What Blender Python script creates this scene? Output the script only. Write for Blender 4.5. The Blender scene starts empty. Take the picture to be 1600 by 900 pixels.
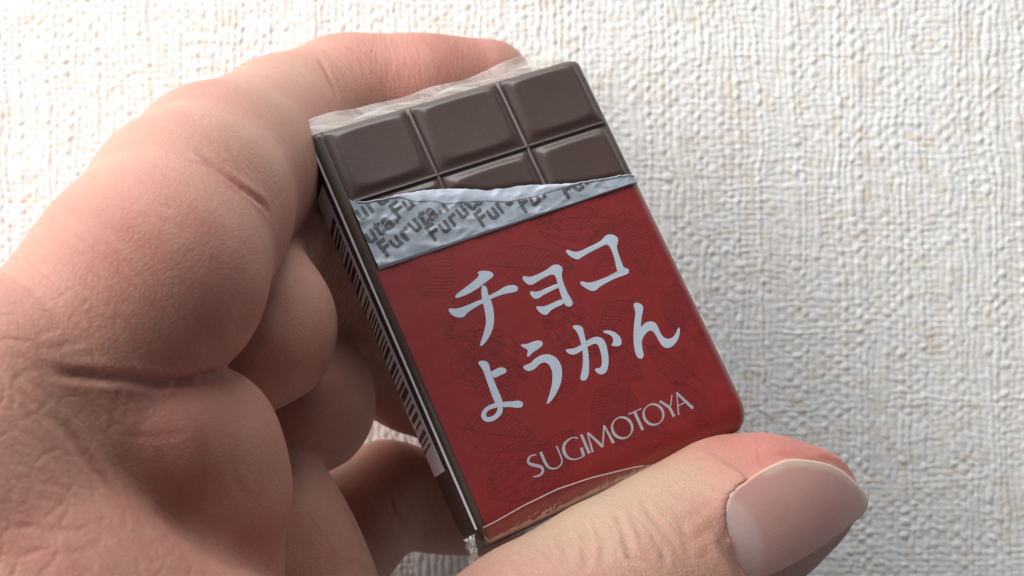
import bpy, bmesh, math, random
import numpy as np
from mathutils import Vector, Matrix, noise as mnoise
from mathutils.geometry import tessellate_polygon
from mathutils.bvhtree import BVHTree

random.seed(7)
rng = np.random.default_rng(11)
S = 0.001                                    # everything below is measured in millimetres
scene = bpy.context.scene
col = scene.collection

# ------------------------------------------------------------------ camera, light, exposure
FPX = 1800.0                                 # focal length in pixels of a 1600 px wide picture
def world(p):                                # right / down / away from the camera -> Blender axes
    return Vector((p[0] * S, p[2] * S, -p[1] * S))

cam_d = bpy.data.cameras.new('camera')
cam_d.sensor_width = 36.0
cam_d.lens = 36.0 * FPX / 1600.0
cam_d.clip_start = 0.004
cam_d.clip_end = 20.0
cam_d.dof.use_dof = True
cam_d.dof.focus_distance = 0.121
cam_d.dof.aperture_fstop = 45.0
cam = bpy.data.objects.new('camera', cam_d)
cam.rotation_euler = (math.pi / 2, 0, 0)
col.objects.link(cam)
scene.camera = cam

wd = bpy.data.worlds.new('World')
scene.world = wd
wd.use_nodes = True
bg = wd.node_tree.nodes['Background']
bg.inputs['Color'].default_value = (0.86, 0.93, 1.0, 1)
bg.inputs['Strength'].default_value = 0.12

def area(name, loc, target, size, power, color):
    l = bpy.data.lights.new(name, 'AREA')
    l.shape = 'RECTANGLE'
    l.size, l.size_y = size[0] * S, size[1] * S
    l.energy = power
    l.color = color
    o = bpy.data.objects.new(name, l)
    o.location = world(loc)
    o.rotation_euler = (world(target) - world(loc)).to_track_quat('-Z', 'Y').to_euler()
    col.objects.link(o)
    return o
area('window_light', (-500, -230, -170), (-10, 0, 150), (620, 560), 6.8, (1.0, 0.965, 0.92))
area('overhead_fill', (-40, -520, -50), (10, 0, 140), (460, 300), 2.9, (0.95, 0.975, 1.0))  # soft fill lamp added overhead to brighten the bar face and wall

scene.view_settings.view_transform = 'Standard'
scene.view_settings.look = 'None'
scene.view_settings.exposure = 0.0
scene.view_settings.gamma = 1.0
scene.view_settings.use_curve_mapping = False
scene.render.engine = 'CYCLES'
scene.cycles.max_bounces = 10
scene.cycles.transparent_max_bounces = 16

# ------------------------------------------------------------------ small helpers
def link(name, me, mat=None, parent=None, smooth=True):
    o = bpy.data.objects.new(name, me)
    col.objects.link(o)
    if mat: me.materials.append(mat)
    if parent: o.parent = parent
    if smooth: me.polygons.foreach_set('use_smooth', [True] * len(me.polygons))
    return o

def mesh_np(name, V, F):
    me = bpy.data.meshes.new(name)
    V = np.asarray(V, dtype=np.float32); F = np.asarray(F, dtype=np.int32)
    n = F.shape[1]
    me.vertices.add(len(V)); me.vertices.foreach_set('co', V.ravel())
    me.loops.add(F.size); me.loops.foreach_set('vertex_index', F.ravel())
    me.polygons.add(len(F)); me.polygons.foreach_set('loop_start', np.arange(0, F.size, n, dtype=np.int32))
    me.update(calc_edges=True); me.validate()
    return me

def grid_faces(nu, nv):
    i = np.arange(nu * nv).reshape(nu, nv)
    return np.stack([i[:-1, :-1], i[1:, :-1], i[1:, 1:], i[:-1, 1:]], -1).reshape(-1, 4)

class NT:                                    # a thin wrapper to write node trees shortly
    def __init__(self, name):
        self.m = bpy.data.materials.new(name); self.m.use_nodes = True
        self.t = self.m.node_tree; self.b = self.t.nodes['Principled BSDF']; self.out = self.t.nodes['Material Output']
    def n(self, kind, **kw):
        x = self.t.nodes.new('ShaderNode' + kind)
        for k, v in kw.items(): setattr(x, k, v)
        return x
    def put(self, sock, v):
        if hasattr(v, 'is_output') or isinstance(v, bpy.types.NodeSocket): self.t.links.new(v, sock)
        else: sock.default_value = v
    def math(self, op, a, b=0.0, c=None, clamp=False):
        x = self.n('Math', operation=op, use_clamp=clamp); self.put(x.inputs[0], a); self.put(x.inputs[1], b)
        if c is not None: self.put(x.inputs[2], c)
        return x.outputs[0]
    def mix(self, fac, a, b, mode='MIX'):
        x = self.n('Mix', data_type='RGBA', blend_type=mode); self.put(x.inputs[0], fac); self.put(x.inputs[6], a); self.put(x.inputs[7], b)
        return x.outputs[2]
    def noise(self, vec, scale, detail=3.0, rough=0.55, dist=0.0):
        x = self.n('TexNoise'); self.put(x.inputs['Vector'], vec); x.inputs['Scale'].default_value = scale
        x.inputs['Detail'].default_value = detail; x.inputs['Roughness'].default_value = rough; x.inputs['Distortion'].default_value = dist
        return x.outputs['Fac']
    def ramp(self, fac, a, b):
        x = self.n('MapRange'); x.interpolation_type = 'SMOOTHSTEP'; self.put(x.inputs[0], fac); x.inputs[1].default_value = a; x.inputs[2].default_value = b
        return x.outputs[0]
    def attr(self, name):
        return self.n('Attribute', attribute_name=name)
    def obj(self):
        x = self.n('TexCoord'); return x.outputs['Object']
    def mapping(self, vec, scale):
        x = self.n('Mapping'); self.put(x.inputs[0], vec); x.inputs['Scale'].default_value = scale; return x.outputs[0]
    def bump(self, h, dist, strength=1.0, normal=None):
        x = self.n('Bump'); self.put(x.inputs['Height'], h); x.inputs['Distance'].default_value = dist; x.inputs['Strength'].default_value = strength
        if normal is not None: self.put(x.inputs['Normal'], normal)
        return x.outputs[0]
    def set(self, **kw):
        for k, v in kw.items(): self.put(self.b.inputs[k.replace('_', ' ')], v)
        return self

def vnoise(x, y, seed):                      # smooth value noise on arrays
    r = np.random.default_rng(seed); T = r.random((257, 257)).astype(np.float32)
    xi = np.floor(x).astype(int); yi = np.floor(y).astype(int); fx = x - xi; fy = y - yi
    fx = fx * fx * (3 - 2 * fx); fy = fy * fy * (3 - 2 * fy)
    a = xi & 255; b = yi & 255
    return (T[a, b] * (1 - fx) + T[a + 1, b] * fx) * (1 - fy) + (T[a, b + 1] * (1 - fx) + T[a + 1, b + 1] * fx) * fy

# ------------------------------------------------------------------ wall with woven-look wallpaper
WALL = 172.0
def build_wall():
    step = 0.21
    def axis(lo, hi):
        core = np.arange(lo, hi, step)
        g = step * 1.35 ** np.arange(1, 24)
        return np.r_[lo - np.cumsum(g)[::-1], core, core[-1] + np.cumsum(g)]
    xs = axis(-108, 108); ys = axis(-64, 64)
    X, Y = np.meshgrid(xs, ys, indexing='ij')
    a0 = math.radians(-1.5)
    U = X * math.cos(a0) + Y * math.sin(a0); V = -X * math.sin(a0) + Y * math.cos(a0)
    U = U + 0.50 * (vnoise(U / 5 + 40, V / 7 + 40, 1) - .5) * 2 + 0.55 * (vnoise(U / 1.5 + 90, V / 1.9 + 90, 2) - .5) + .22 * (vnoise(U / .6 + 90, V / .6 + 90, 22) - .5)
    V = V + 0.50 * (vnoise(U / 6 + 60, V / 6 + 60, 3) - .5) * 2 + 0.60 * (vnoise(U / 1.4 + 70, V / 1.5 + 70, 4) - .5) + .22 * (vnoise(U / .6 + 90, V / .6 + 90, 23) - .5)
    pv, ph = 1.08, .98
    a = U / pv + 128; b = V / ph + 128
    i = np.floor(a).astype(int); j = np.floor(b).astype(int)
    fa = (a - i - .5) * 2; fb = (b - j - .5) * 2
    R1 = np.random.default_rng(21).random((512, 512)); R2 = np.random.default_rng(22).random((512, 512)); RV = np.random.default_rng(23).random(512)
    RH = np.random.default_rng(24).random(512)
    wv = 0.80 + .45 * RV[i & 511]; wh = 0.62 + .40 * RH[j & 511]
    Pv = np.sqrt(np.clip(1 - (np.abs(fa) / wv) ** 2.4, 0, 1)); Ph = np.sqrt(np.clip(1 - (np.abs(fb) / wh) ** 2.4, 0, 1))
    ov = .5 + .5 * np.cos(math.pi * (b - .5 + i)); oh = .5 + .5 * np.cos(math.pi * (a + .5 + j))
    flat = vnoise(U / 3.2 + 20, V / 6 + 20, 5)
    ov = np.where(flat > .60, np.maximum(ov, .75), ov)
    flat2 = vnoise(U / 9 + 50, V / 2.4 + 50, 6)
    oh = np.where(flat2 > .74, np.maximum(oh, .82), oh)
    hv = Pv * (.34 + .52 * ov) * (.72 + .5 * RV[(i * 7) & 511]) * (.80 + .35 * R1[i & 511, j & 511])
    hh = Ph * (.20 + .46 * oh) * (.72 + .5 * RH[(j * 5) & 511]) * (.75 + .4 * R2[i & 511, j & 511])
    k = .12
    t = np.clip(.5 + .5 * (hv - hh) / k, 0, 1)
    h = hh * (1 - t) + hv * t + k * t * (1 - t)
    h = h + .26 * (vnoise(X / .8 + 30, Y / .95 + 30, 7) - .5) + .13 * (vnoise(X / .38 + 30, Y / .42 + 30, 8) - .5) + .16 * (vnoise(X / 3 + 30, Y / 3 + 30, 9) - .5)
    far = np.clip((np.maximum(np.abs(X) - 100, np.abs(Y) - 58)) / 8, 0, 1)
    h = h * (1 - far)
    Z = WALL - h * 0.33
    tone = .55 * vnoise(X / 1.6 + 11, Y / 1.9 + 11, 31) + .45 * R1[(i + 40) & 511, (j + 90) & 511] * 1.0
    tone = np.clip((tone - .45) * 2.6, 0, 1) * (.35 + .65 * vnoise(X / 7 + 5, Y / 7 + 5, 32))
    Vx = np.stack([X * S, Z * S, -Y * S], -1).reshape(-1, 3)
    me = mesh_np('wall', Vx, grid_faces(len(xs), len(ys)))
    at = me.attributes.new('yarn', 'FLOAT', 'POINT'); at.data.foreach_set('value', tone.astype(np.float32).ravel())
    m = NT('wallpaper')
    c = m.obj()
    tn = m.attr('yarn').outputs['Fac']
    base = m.mix(tn, (0.82, 0.815, 0.80, 1), (0.75, 0.68, 0.585, 1))
    fine = m.noise(c, 2600, 3, .6)
    bn = m.bump(fine, 0.00006, .8)
    m.set(Base_Color=base, Roughness=0.62, Normal=bn)
    m.b.inputs['Specular IOR Level'].default_value = .3
    o = link('wall', me, m.m)
    o['kind'] = 'structure'
build_wall()

# ------------------------------------------------------------------ hand: one implicit surface, meshed once
def N(u, v, d, r):                           # a joint: sight line and distance from the camera, apparent radius
    return ((u - 800) / FPX * d, (v - 450) / FPX * d, d, r * d / FPX)
INDEX = [N(95, 575, 97, 168), N(235, 432, 101, 172), N(296, 330, 110, 152), N(345, 272, 123, 138), N(446, 208, 147, 116), N(555, 165, 155, 111), N(660, 152, 156, 103), N(748, 146, 158, 90)]
MIDDLE = [N(350, 548, 119, 110), N(386, 512, 120, 133), N(338, 415, 125, 130), N(370, 347, 133, 121), N(480, 390, 140, 117), N(600, 450, 146, 110), N(690, 485, 149, 104), N(775, 505, 152, 95)]
RING = [N(440, 652, 135, 100), N(470, 630, 137, 110), N(436, 545, 142, 110), N(455, 482, 147, 108), N(560, 520, 151, 106), N(655, 570, 155, 103), N(740, 615, 157, 95), N(800, 645, 159, 86)]
PINKY = [N(480, 930, 148, 95), N(556, 815, 155, 88), N(604, 774, 159, 82), N(690, 785, 162, 75), N(760, 805, 163, 66)]
THUMB = [N(390, 1150, 97, 210), N(690, 1125, 109, 175), N(850, 1012, 115, 158), N(966, 938, 119, 150), N(1066, 881, 124, 148), N(1142, 814, 128, 129), N(1215, 787, 126.4, 98), N(1272, 776, 126.6, 70)]
WEB = [N(20, 600, 94, 170), N(-75, 765, 90, 195), N(82, 990, 90, 208), N(390, 1150, 97, 210)]
LOBE1 = [N(165, 655, 95.5, 84), N(235, 675, 99, 105), N(303, 700, 104, 122), N(312, 770, 106, 130), N(290, 920, 108, 140), N(250, 1060, 110, 150)]
LOBE2 = [N(335, 760, 128, 105), N(380, 825, 129, 138), N(420, 920, 131, 146), N(480, 1060, 130, 160)]
BACK = [N(60, 600, 112, 190), N(140, 700, 126, 200), N(240, 780, 140, 190), N(330, 880, 150, 170)]
BACK2 = [N(-80, 760, 108, 220), N(60, 920, 122, 250), N(200, 1020, 135, 230), N(330, 1050, 145, 200)]
WRIST = [N(40, 950, 112, 300), N(-250, 1250, 118, 330), N(-600, 1600, 124, 340)]
CHAINS = [('palm', [BACK, BACK2, WRIST, LOBE2], 5.0), ('lobe', [LOBE1], 3.0), ('web', [WEB], 3.0),
          ('index', [INDEX], 2.2), ('middle', [MIDDLE], 2.0), ('ring', [RING], 2.0), ('pinky', [PINKY], 1.8), ('thumb', [THUMB], 3.0)]
JOIN = {'lobe': 1.2, 'web': 3.2, 'index': .8, 'middle': .7, 'ring': .7, 'pinky': .9, 'thumb': 3.0}

def smin(a, b, k):
    h = np.clip(.5 + .5 * (b - a) / k, 0, 1)
    return b + (a - b) * h - k * h * (1 - h)
def cap(P, A, B):
    a = np.array(A[:3], np.float32); ba = np.array(B[:3], np.float32) - a
    t = np.clip(((P - a) @ ba) / (ba @ ba), 0, 1)
    q = P - a - t[..., None] * ba
    return np.sqrt((q * q).sum(-1)) - (A[3] + t * (B[3] - A[3]))
def hand_sdf(P):
    total = None
    for name, parts, k in CHAINS:
        d = None
        for nodes in parts:
            for A, B in zip(nodes[:-1], nodes[1:]):
                c = cap(P, A, B)
                d = c if d is None else smin(d, c, k)
        total = d if total is None else smin(total, d, JOIN[name])
    return total

def surface_nets(f, lo, h, n):
    ins = f < 0
    corners = [(i, j, k) for i in (0, 1) for j in (0, 1) for k in (0, 1)]
    sl = lambda o: tuple(slice(o[a], n[a] - 1 + o[a]) for a in range(3))
    cnt = sum(ins[sl(o)].astype(np.int8) for o in corners)
    act = (cnt > 0) & (cnt < 8)
    ids = np.argwhere(act)
    idx = -np.ones(act.shape, np.int32); idx[act] = np.arange(len(ids))
    acc = np.zeros((len(ids), 3)); w = np.zeros(len(ids))
    for o in corners:
        for ax in range(3):
            if o[ax]: continue
            o2 = list(o); o2[ax] = 1
            fa = f[ids[:, 0] + o[0], ids[:, 1] + o[1], ids[:, 2] + o[2]]; fb = f[ids[:, 0] + o2[0], ids[:, 1] + o2[1], ids[:, 2] + o2[2]]
            m = (fa < 0) != (fb < 0)
            t = np.where(m, fa / np.where(m, fa - fb, 1), 0)
            p = np.array(o, float)[None] + np.zeros((len(ids), 1)); p[:, ax] += t
            acc[m] += p[m]; w[m] += 1
    V = lo + (ids + acc / w[:, None]) * h
    Fs = []
    for ax in range(3):
        u, v = (ax + 1) % 3, (ax + 2) % 3
        s0 = [slice(1, n[a] - 1) for a in range(3)]; s0[ax] = slice(0, n[ax] - 1)
        s1 = list(s0); s1[ax] = slice(1, n[ax])
        A = ins[tuple(s0)]; B = ins[tuple(s1)]
        e = np.argwhere(A != B); flip = A[tuple(e.T)]
        e = e + np.array([s0[a].start for a in range(3)])
        q = []
        for du, dv in ((-1, -1), (0, -1), (0, 0), (-1, 0)):
            c = e.copy(); c[:, u] += du; c[:, v] += dv
            q.append(idx[c[:, 0], c[:, 1], c[:, 2]])
        q = np.stack(q, -1); q[~flip] = q[~flip][:, ::-1]
        Fs.append(q)
    F = np.concatenate(Fs); F = F[(F >= 0).all(1)]
    return V, F

def hand_mesh():
    h = 0.72
    lo = np.array([-88., -34., 68.]); hi = np.array([44., 66., 176.])
    n = np.ceil((hi - lo) / h).astype(int)
    ax = [lo[a] + np.arange(n[a]) * h for a in range(3)]
    def windowed(nodes_list, k):
        d = np.full(n, 6.0, np.float32)
        for nodes in nodes_list:
            for A, B in zip(nodes[:-1], nodes[1:]):
                r = max(A[3], B[3]) + 6.5
                s = []
                for a in range(3):
                    i0 = int(np.clip(math.floor((min(A[a], B[a]) - r - lo[a]) / h), 0, n[a])); i1 = int(np.clip(math.ceil((max(A[a], B[a]) + r - lo[a]) / h) + 1, 0, n[a]))
                    s.append(slice(i0, i1))
                s = tuple(s)
                if any(q.stop <= q.start for q in s): continue
                P = np.stack(np.meshgrid(*[ax[a][s[a]].astype(np.float32) for a in range(3)], indexing='ij'), -1)
                d[s] = smin(d[s], np.minimum(cap(P, A, B), 6.0), k)
        return d
    total = None
    for name, parts, k in CHAINS:
        d = windowed(parts, k)
        total = d if total is None else smin(total, d, JOIN[name])
    total[0], total[-1], total[:, 0], total[:, -1], total[:, :, 0], total[:, :, -1] = (1.0,) * 6
    V, F = surface_nets(total, lo, h, n)
    inner = ((V > lo + 2 * h) & (V < hi - 3 * h)).all(1)
    for it in range(2):
        P = V[inner].astype(np.float32); e = .15
        f0 = hand_sdf(P)
        g = np.stack([(hand_sdf(P + np.array(v, np.float32)) - f0) / e for v in ((e, 0, 0), (0, e, 0), (0, 0, e))], -1)
        gl = (g * g).sum(-1) + 1e-6
        V[inner] -= np.clip(f0 / gl, -.5, .5)[:, None] * g
    return V, F
HV, HF = hand_mesh()
tmp = mesh_np('coarse', HV, HF)
to = bpy.data.objects.new('coarse', tmp); col.objects.link(to)
md = to.modifiers.new('s', 'SUBSURF'); md.levels = md.render_levels = 1
ev = to.evaluated_get(bpy.context.evaluated_depsgraph_get()).to_mesh()
HV = np.empty(len(ev.vertices) * 3); ev.vertices.foreach_get('co', HV); HV = HV.reshape(-1, 3)
HF = np.empty(len(ev.loops), np.int32); ev.loops.foreach_get('vertex_index', HF); HF = HF.reshape(-1, 4)
bpy.data.objects.remove(to); bpy.data.meshes.remove(tmp)
# drop the closed-off parts far outside any view to keep the mesh light
def vertex_normals(V, F):
    a = V[F[:, 2]] - V[F[:, 0]]; b = V[F[:, 3]] - V[F[:, 1]]
    fn = np.cross(a, b); n = np.zeros_like(V)
    for c in range(4): np.add.at(n, F[:, c], fn)
    return n / (np.linalg.norm(n, axis=1, keepdims=True) + 1e-12)
HN = vertex_normals(HV, HF)
if ((HV[:, 2] - HV[:, 2].mean()) * HN[:, 2]).mean() < 0: HF = HF[:, ::-1].copy(); HN = -HN
bvh = BVHTree.FromPolygons([tuple(v) for v in HV], [tuple(q) for q in HF])
def on_skin(u, v):                           # where a sight line first meets the skin
    d = Vector(((u - 800) / FPX, (v - 450) / FPX, 1)).normalized()
    hit = bvh.ray_cast(Vector((0, 0, 0)), d)
    return hit[0]
def skin_path(pts, step=.35):
    out = []; prev = None
    for (u0, v0), (u1, v1) in zip(pts[:-1], pts[1:]):
        m = max(2, int(math.hypot(u1 - u0, v1 - v0) / 4))
        for t in range(m):
            p = on_skin(u0 + (u1 - u0) * t / m, v0 + (v1 - v0) * t / m)
            if p is not None: out.append(p)
    return np.array(out)
disp = np.zeros(len(HV)); red = np.zeros(len(HV)); pale = np.zeros(len(HV))
def crease(pts, depth, width, lip=.35, flush=0.0):
    depth *= .6; width *= .8
    P = skin_path(pts)
    if len(P) < 2: return
    lo_, hi_ = P.min(0) - 4 * width, P.max(0) + 4 * width
    m = np.where(((HV > lo_) & (HV < hi_)).all(1))[0]
    if not len(m): return
    D = np.full(len(m), 1e9); T = np.zeros(len(m))
    for q in range(len(P)):
        dd = ((HV[m] - P[q]) ** 2).sum(1); w = dd < D; D[w] = dd[w]; T[w] = q / (len(P) - 1)
    D = np.sqrt(D)
    fade = np.clip(np.minimum(T, 1 - T) * 4.5, 0, 1); fade = fade * fade * (3 - 2 * fade)
    g = np.exp(-(D / width) ** 2)
    disp[m] += fade * depth * (-g + lip * np.exp(-((D - 1.9 * width) / (.9 * width)) ** 2))
    red[m] = np.maximum(red[m], flush * fade * np.exp(-(D / (2.2 * width)) ** 2))
def blotch(arr, u, v, r, amount):            # a patch of skin tint centred on a skin point, r in mm
    p = on_skin(u, v)
    if p is None: return
    arr += amount * np.exp(-((HV - np.array(p)) ** 2).sum(1) / r ** 2)
# joint creases
crease([(494, 84), (508, 108), (520, 135), (532, 168)], .40, .42, .3, .5)
crease([(300, 230), (330, 256), (355, 277), (382, 297), (410, 318), (430, 348)], .45, .5, .4, .4)
crease([(285, 246), (325, 262), (352, 285), (380, 315)], .22, .45, .3, .3)
crease([(352, 215), (370, 255), (385, 285)], .14, .35, .3, .1)
crease([(60, 580), (120, 586), (180, 591), (215, 592), (250, 598), (285, 597), (326, 586), (345, 592), (372, 600)], .80, .52, .2, .5)
crease([(186, 600), (180, 640), (172, 690)], .16, .45, .5, .2)
crease([(200, 598), (230, 604), (262, 604)], .25, .35, .2, .2)
crease([(205, 612), (195, 650), (186, 690)], .10, .4, .5, .1)
crease([(175, 680), (245, 684), (300, 676)], .14, .35, .3, .2)
crease([(245, 690), (258, 735), (285, 785)], .16, .4, .4, .2)
crease([(310, 660), (318, 730), (312, 800), (335, 860)], .20, .8, .2, .1)
crease([(360, 690), (366, 750), (395, 800)], .12, .5, .3, .1)
crease([(80, 640), (115, 690), (150, 740), (210, 800)], .25, .6, .5, .35)
crease([(608, 772), (618, 805), (645, 838)], .5, .4, .2, .2)
# wrinkles of the web between thumb and index finger
for q, pts in enumerate(([(0, 520), (50, 545), (100, 540), (150, 530)], [(0, 548), (60, 572), (120, 560), (180, 548)], [(0, 578), (60, 604), (110, 650)], [(0, 618), (40, 640), (80, 690), (95, 740)], [(0, 655), (60, 690), (110, 750), (120, 790)], [(0, 712), (70, 742), (125, 780), (190, 800)], [(0, 690), (50, 730), (70, 770)],
        [(0, 760), (70, 782), (150, 800)], [(20, 560), (40, 620), (90, 660)], [(50, 700), (90, 720), (120, 700)], [(10, 820), (80, 830), (170, 835)], [(0, 860), (90, 868), (160, 860)], [(220, 830), (240, 880), (250, 899)], [(120, 830), (190, 880)], [(260, 830), (250, 860)], [(60, 540), (80, 580)], [(20, 600), (60, 640)])):
    crease(pts, .07 if q % 2 else .10, .30, .15, .10)
# small lines by the index knuckle
for pts in ([(232, 245), (262, 275), (305, 300)], [(240, 290), (285, 322), (300, 340)], [(250, 318), (278, 332)], [(248, 340), (285, 362)], [(190, 310), (230, 325)]):
    crease(pts, .12, .26, .5, 0)
for k in range(12):
    x0 = 548 + 15 * k; crease([(x0 - 18, 66 + k), (x0, 90 + k), (x0 + 12, 130)], .055, .26, .3, 0)
# thumb joint
for pts, dp in (([(890, 800), (912, 835), (918, 880), (905, 899)], .34), ([(958, 790), (975, 830), (985, 870), (1010, 890)], .40), ([(928, 812), (945, 850), (942, 890)], .22), ([(1000, 775), (1020, 810), (1050, 838)], .24), ([(1010, 830), (1035, 860), (1042, 895)], .26), ([(985, 815), (1015, 850)], .2), ([(868, 825), (885, 860), (880, 890)], .2), ([(1060, 820), (1090, 800), (1120, 770)], .16), ([(1075, 850), (1100, 835), (1128, 805)], .16), ([(1095, 880), (1112, 850)], .14), ([(850, 850), (862, 880)], .18), ([(1045, 780), (1065, 815), (1080, 880)], .16)):
    crease(pts, dp, .48, .55, .2)
crease([(1165, 716), (1195, 722), (1225, 712), (1260, 713)], .35, .4, .5, .35)
# tints
for u, v, r, a in ((590, 105, 9, .36), (660, 95, 9, .36), (740, 100, 8, .3), (1120, 705, 7, .38), (1190, 690, 7, .55), (1260, 705, 5, .6), (1310, 735, 4, .5), (340, 250, 8, .18), (120, 480, 14, .12), (220, 400, 12, .16), (240, 640, 8, .25), (300, 480, 12, .12), (420, 560, 8, .12), (1060, 800, 5, .15), (260, 720, 10, .2)):
    blotch(red, u, v, r, a)
for u, v, r, a in ((985, 765, 8, .60), (900, 805, 7, .5), (820, 850, 7, .4), (1060, 735, 5, .3), (120, 640, 7, .25), (220, 215, 8, .12), (470, 100, 8, .2)):
    blotch(pale, u, v, r, a)

HV = HV + HN * disp[:, None]

# thumb nail frame
nail_A = np.array(on_skin(1160, 850)); nail_B = np.array(on_skin(1290, 775))
_A = np.array(on_skin(1141, 842)); _B = np.array(on_skin(1262, 788))
na = (_B - _A) / np.linalg.norm(_B - _A)
NAIL_C = np.array(on_skin(1212, 806)) - np.array((0, 0, .25))
nn_ = np.array((.10, -.02, -.99)); nn_ -= na * (nn_ @ na); nn_ /= np.linalg.norm(nn_); nl = np.cross(nn_, na)
def plate_h(s, l): return -l * l / 29.0 - s * s / 80.0
def plate_point(u, v):
    d = np.array(((u - 800) / FPX, (v - 450) / FPX, 1.0)); h_ = 0.0
    for _ in range(14):
        t = ((NAIL_C + nn_ * h_) @ nn_) / (d @ nn_); X = d * t
        s, l = (X - NAIL_C) @ na, (X - NAIL_C) @ nl
        h_ = .5 * h_ + .5 * max(plate_h(s, l), -5)
    return X
NAIL_PX = [(1131, 822), (1132, 805), (1139, 780), (1152, 763), (1173, 747), (1197, 731), (1229, 717), (1248, 717), (1267, 719), (1284, 722), (1299, 726), (1315, 734), (1330, 746), (1343, 758), (1353, 771), (1358, 788), (1349, 805), (1320, 828), (1280, 857), (1250, 875), (1218, 893), (1190, 906), (1168, 908), (1153, 897), (1141, 868), (1134, 842)]
NAIL_PT = np.array([plate_point(*p) for p in NAIL_PX])
NAIL_SL = np.stack([(NAIL_PT - NAIL_C) @ na, (NAIL_PT - NAIL_C) @ nl], -1)
def poly_dist(Q, poly):                      # signed distance to the outline and index of the nearest edge
    d = np.full(len(Q), 1e9); e = np.zeros(len(Q), int); inside = np.zeros(len(Q), bool)
    n = len(poly)
    for k in range(n):
        a, b = poly[k], poly[(k + 1) % n]; ab = b - a
        t = np.clip(((Q - a) @ ab) / (ab @ ab), 0, 1); dd = np.linalg.norm(Q - a - t[:, None] * ab, axis=1)
        w = dd < d; d[w] = dd[w]; e[w] = k
        c = ((a[1] > Q[:, 1]) != (b[1] > Q[:, 1])) & (Q[:, 0] < (b[0] - a[0]) * (Q[:, 1] - a[1]) / (b[1] - a[1] + 1e-12) + a[0])
        inside ^= c
    return np.where(inside, -d, d), e
near = np.where((np.linalg.norm(HV - NAIL_C, axis=1) < 16))[0]
rel = HV[near] - NAIL_C; s_, l_, h_ = rel @ na, rel @ nl, rel @ nn_
sd, ei = poly_dist(np.stack([s_, l_], -1), NAIL_SL)
ph_ = np.maximum(plate_h(s_, l_), -6)
fold = (ei <= 3) | (ei >= 22)
inw = np.where(fold, np.clip((-sd - .15) / .4, 0, 1), np.clip((-sd + .1) / .45, 0, 1))
newh = h_ + inw * (np.minimum(ph_ - .35, h_ + 9) - h_) * (sd < .1)
rim = (sd >= -.15) & fold & (sd < 4.0)
rim &= (HN[near] @ nn_ > -.1)
lift = np.clip(1 - np.maximum(sd, 0) / 4.0, 0, 1) ** 2 * np.where(ei <= 3, 1.0, np.where(ei >= 22, 1.0, .5))
tgt = ph_ + .12 + .30 * np.exp(-((sd - .8) / .8) ** 2)
newh = np.where(rim, h_ + lift * (tgt - h_) * ((tgt > h_) | (sd < 1.6)), newh)
outer = ~fold & (sd > 0) & (sd < 2.6)
newh = np.where(outer, np.minimum(newh, ph_ - .35 - .25 * sd), newh)
HV[near] += nn_ * np.clip(newh - h_, -5.0, 2.5)[:, None]
red[near] = np.maximum(red[near], .35 * np.exp(-((sd - .1) / .5) ** 2) * fold)
sm = near[(sd > -.5) & (sd < 5)]; flag = np.zeros(len(HV), bool); flag[sm] = True
E_ = np.concatenate([HF[:, [0, 1]], HF[:, [1, 2]], HF[:, [2, 3]], HF[:, [3, 0]]]); E_ = E_[flag[E_].any(1)]
for _ in range(4):
    acc = np.zeros_like(HV); ct = np.zeros(len(HV))
    np.add.at(acc, E_[:, 0], HV[E_[:, 1]]); np.add.at(ct, E_[:, 0], 1); np.add.at(acc, E_[:, 1], HV[E_[:, 0]]); np.add.at(ct, E_[:, 1], 1)
    HV[sm] += .6 * (acc[sm] / np.maximum(ct[sm], 1)[:, None] - HV[sm])
HN = vertex_normals(HV, HF)

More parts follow.
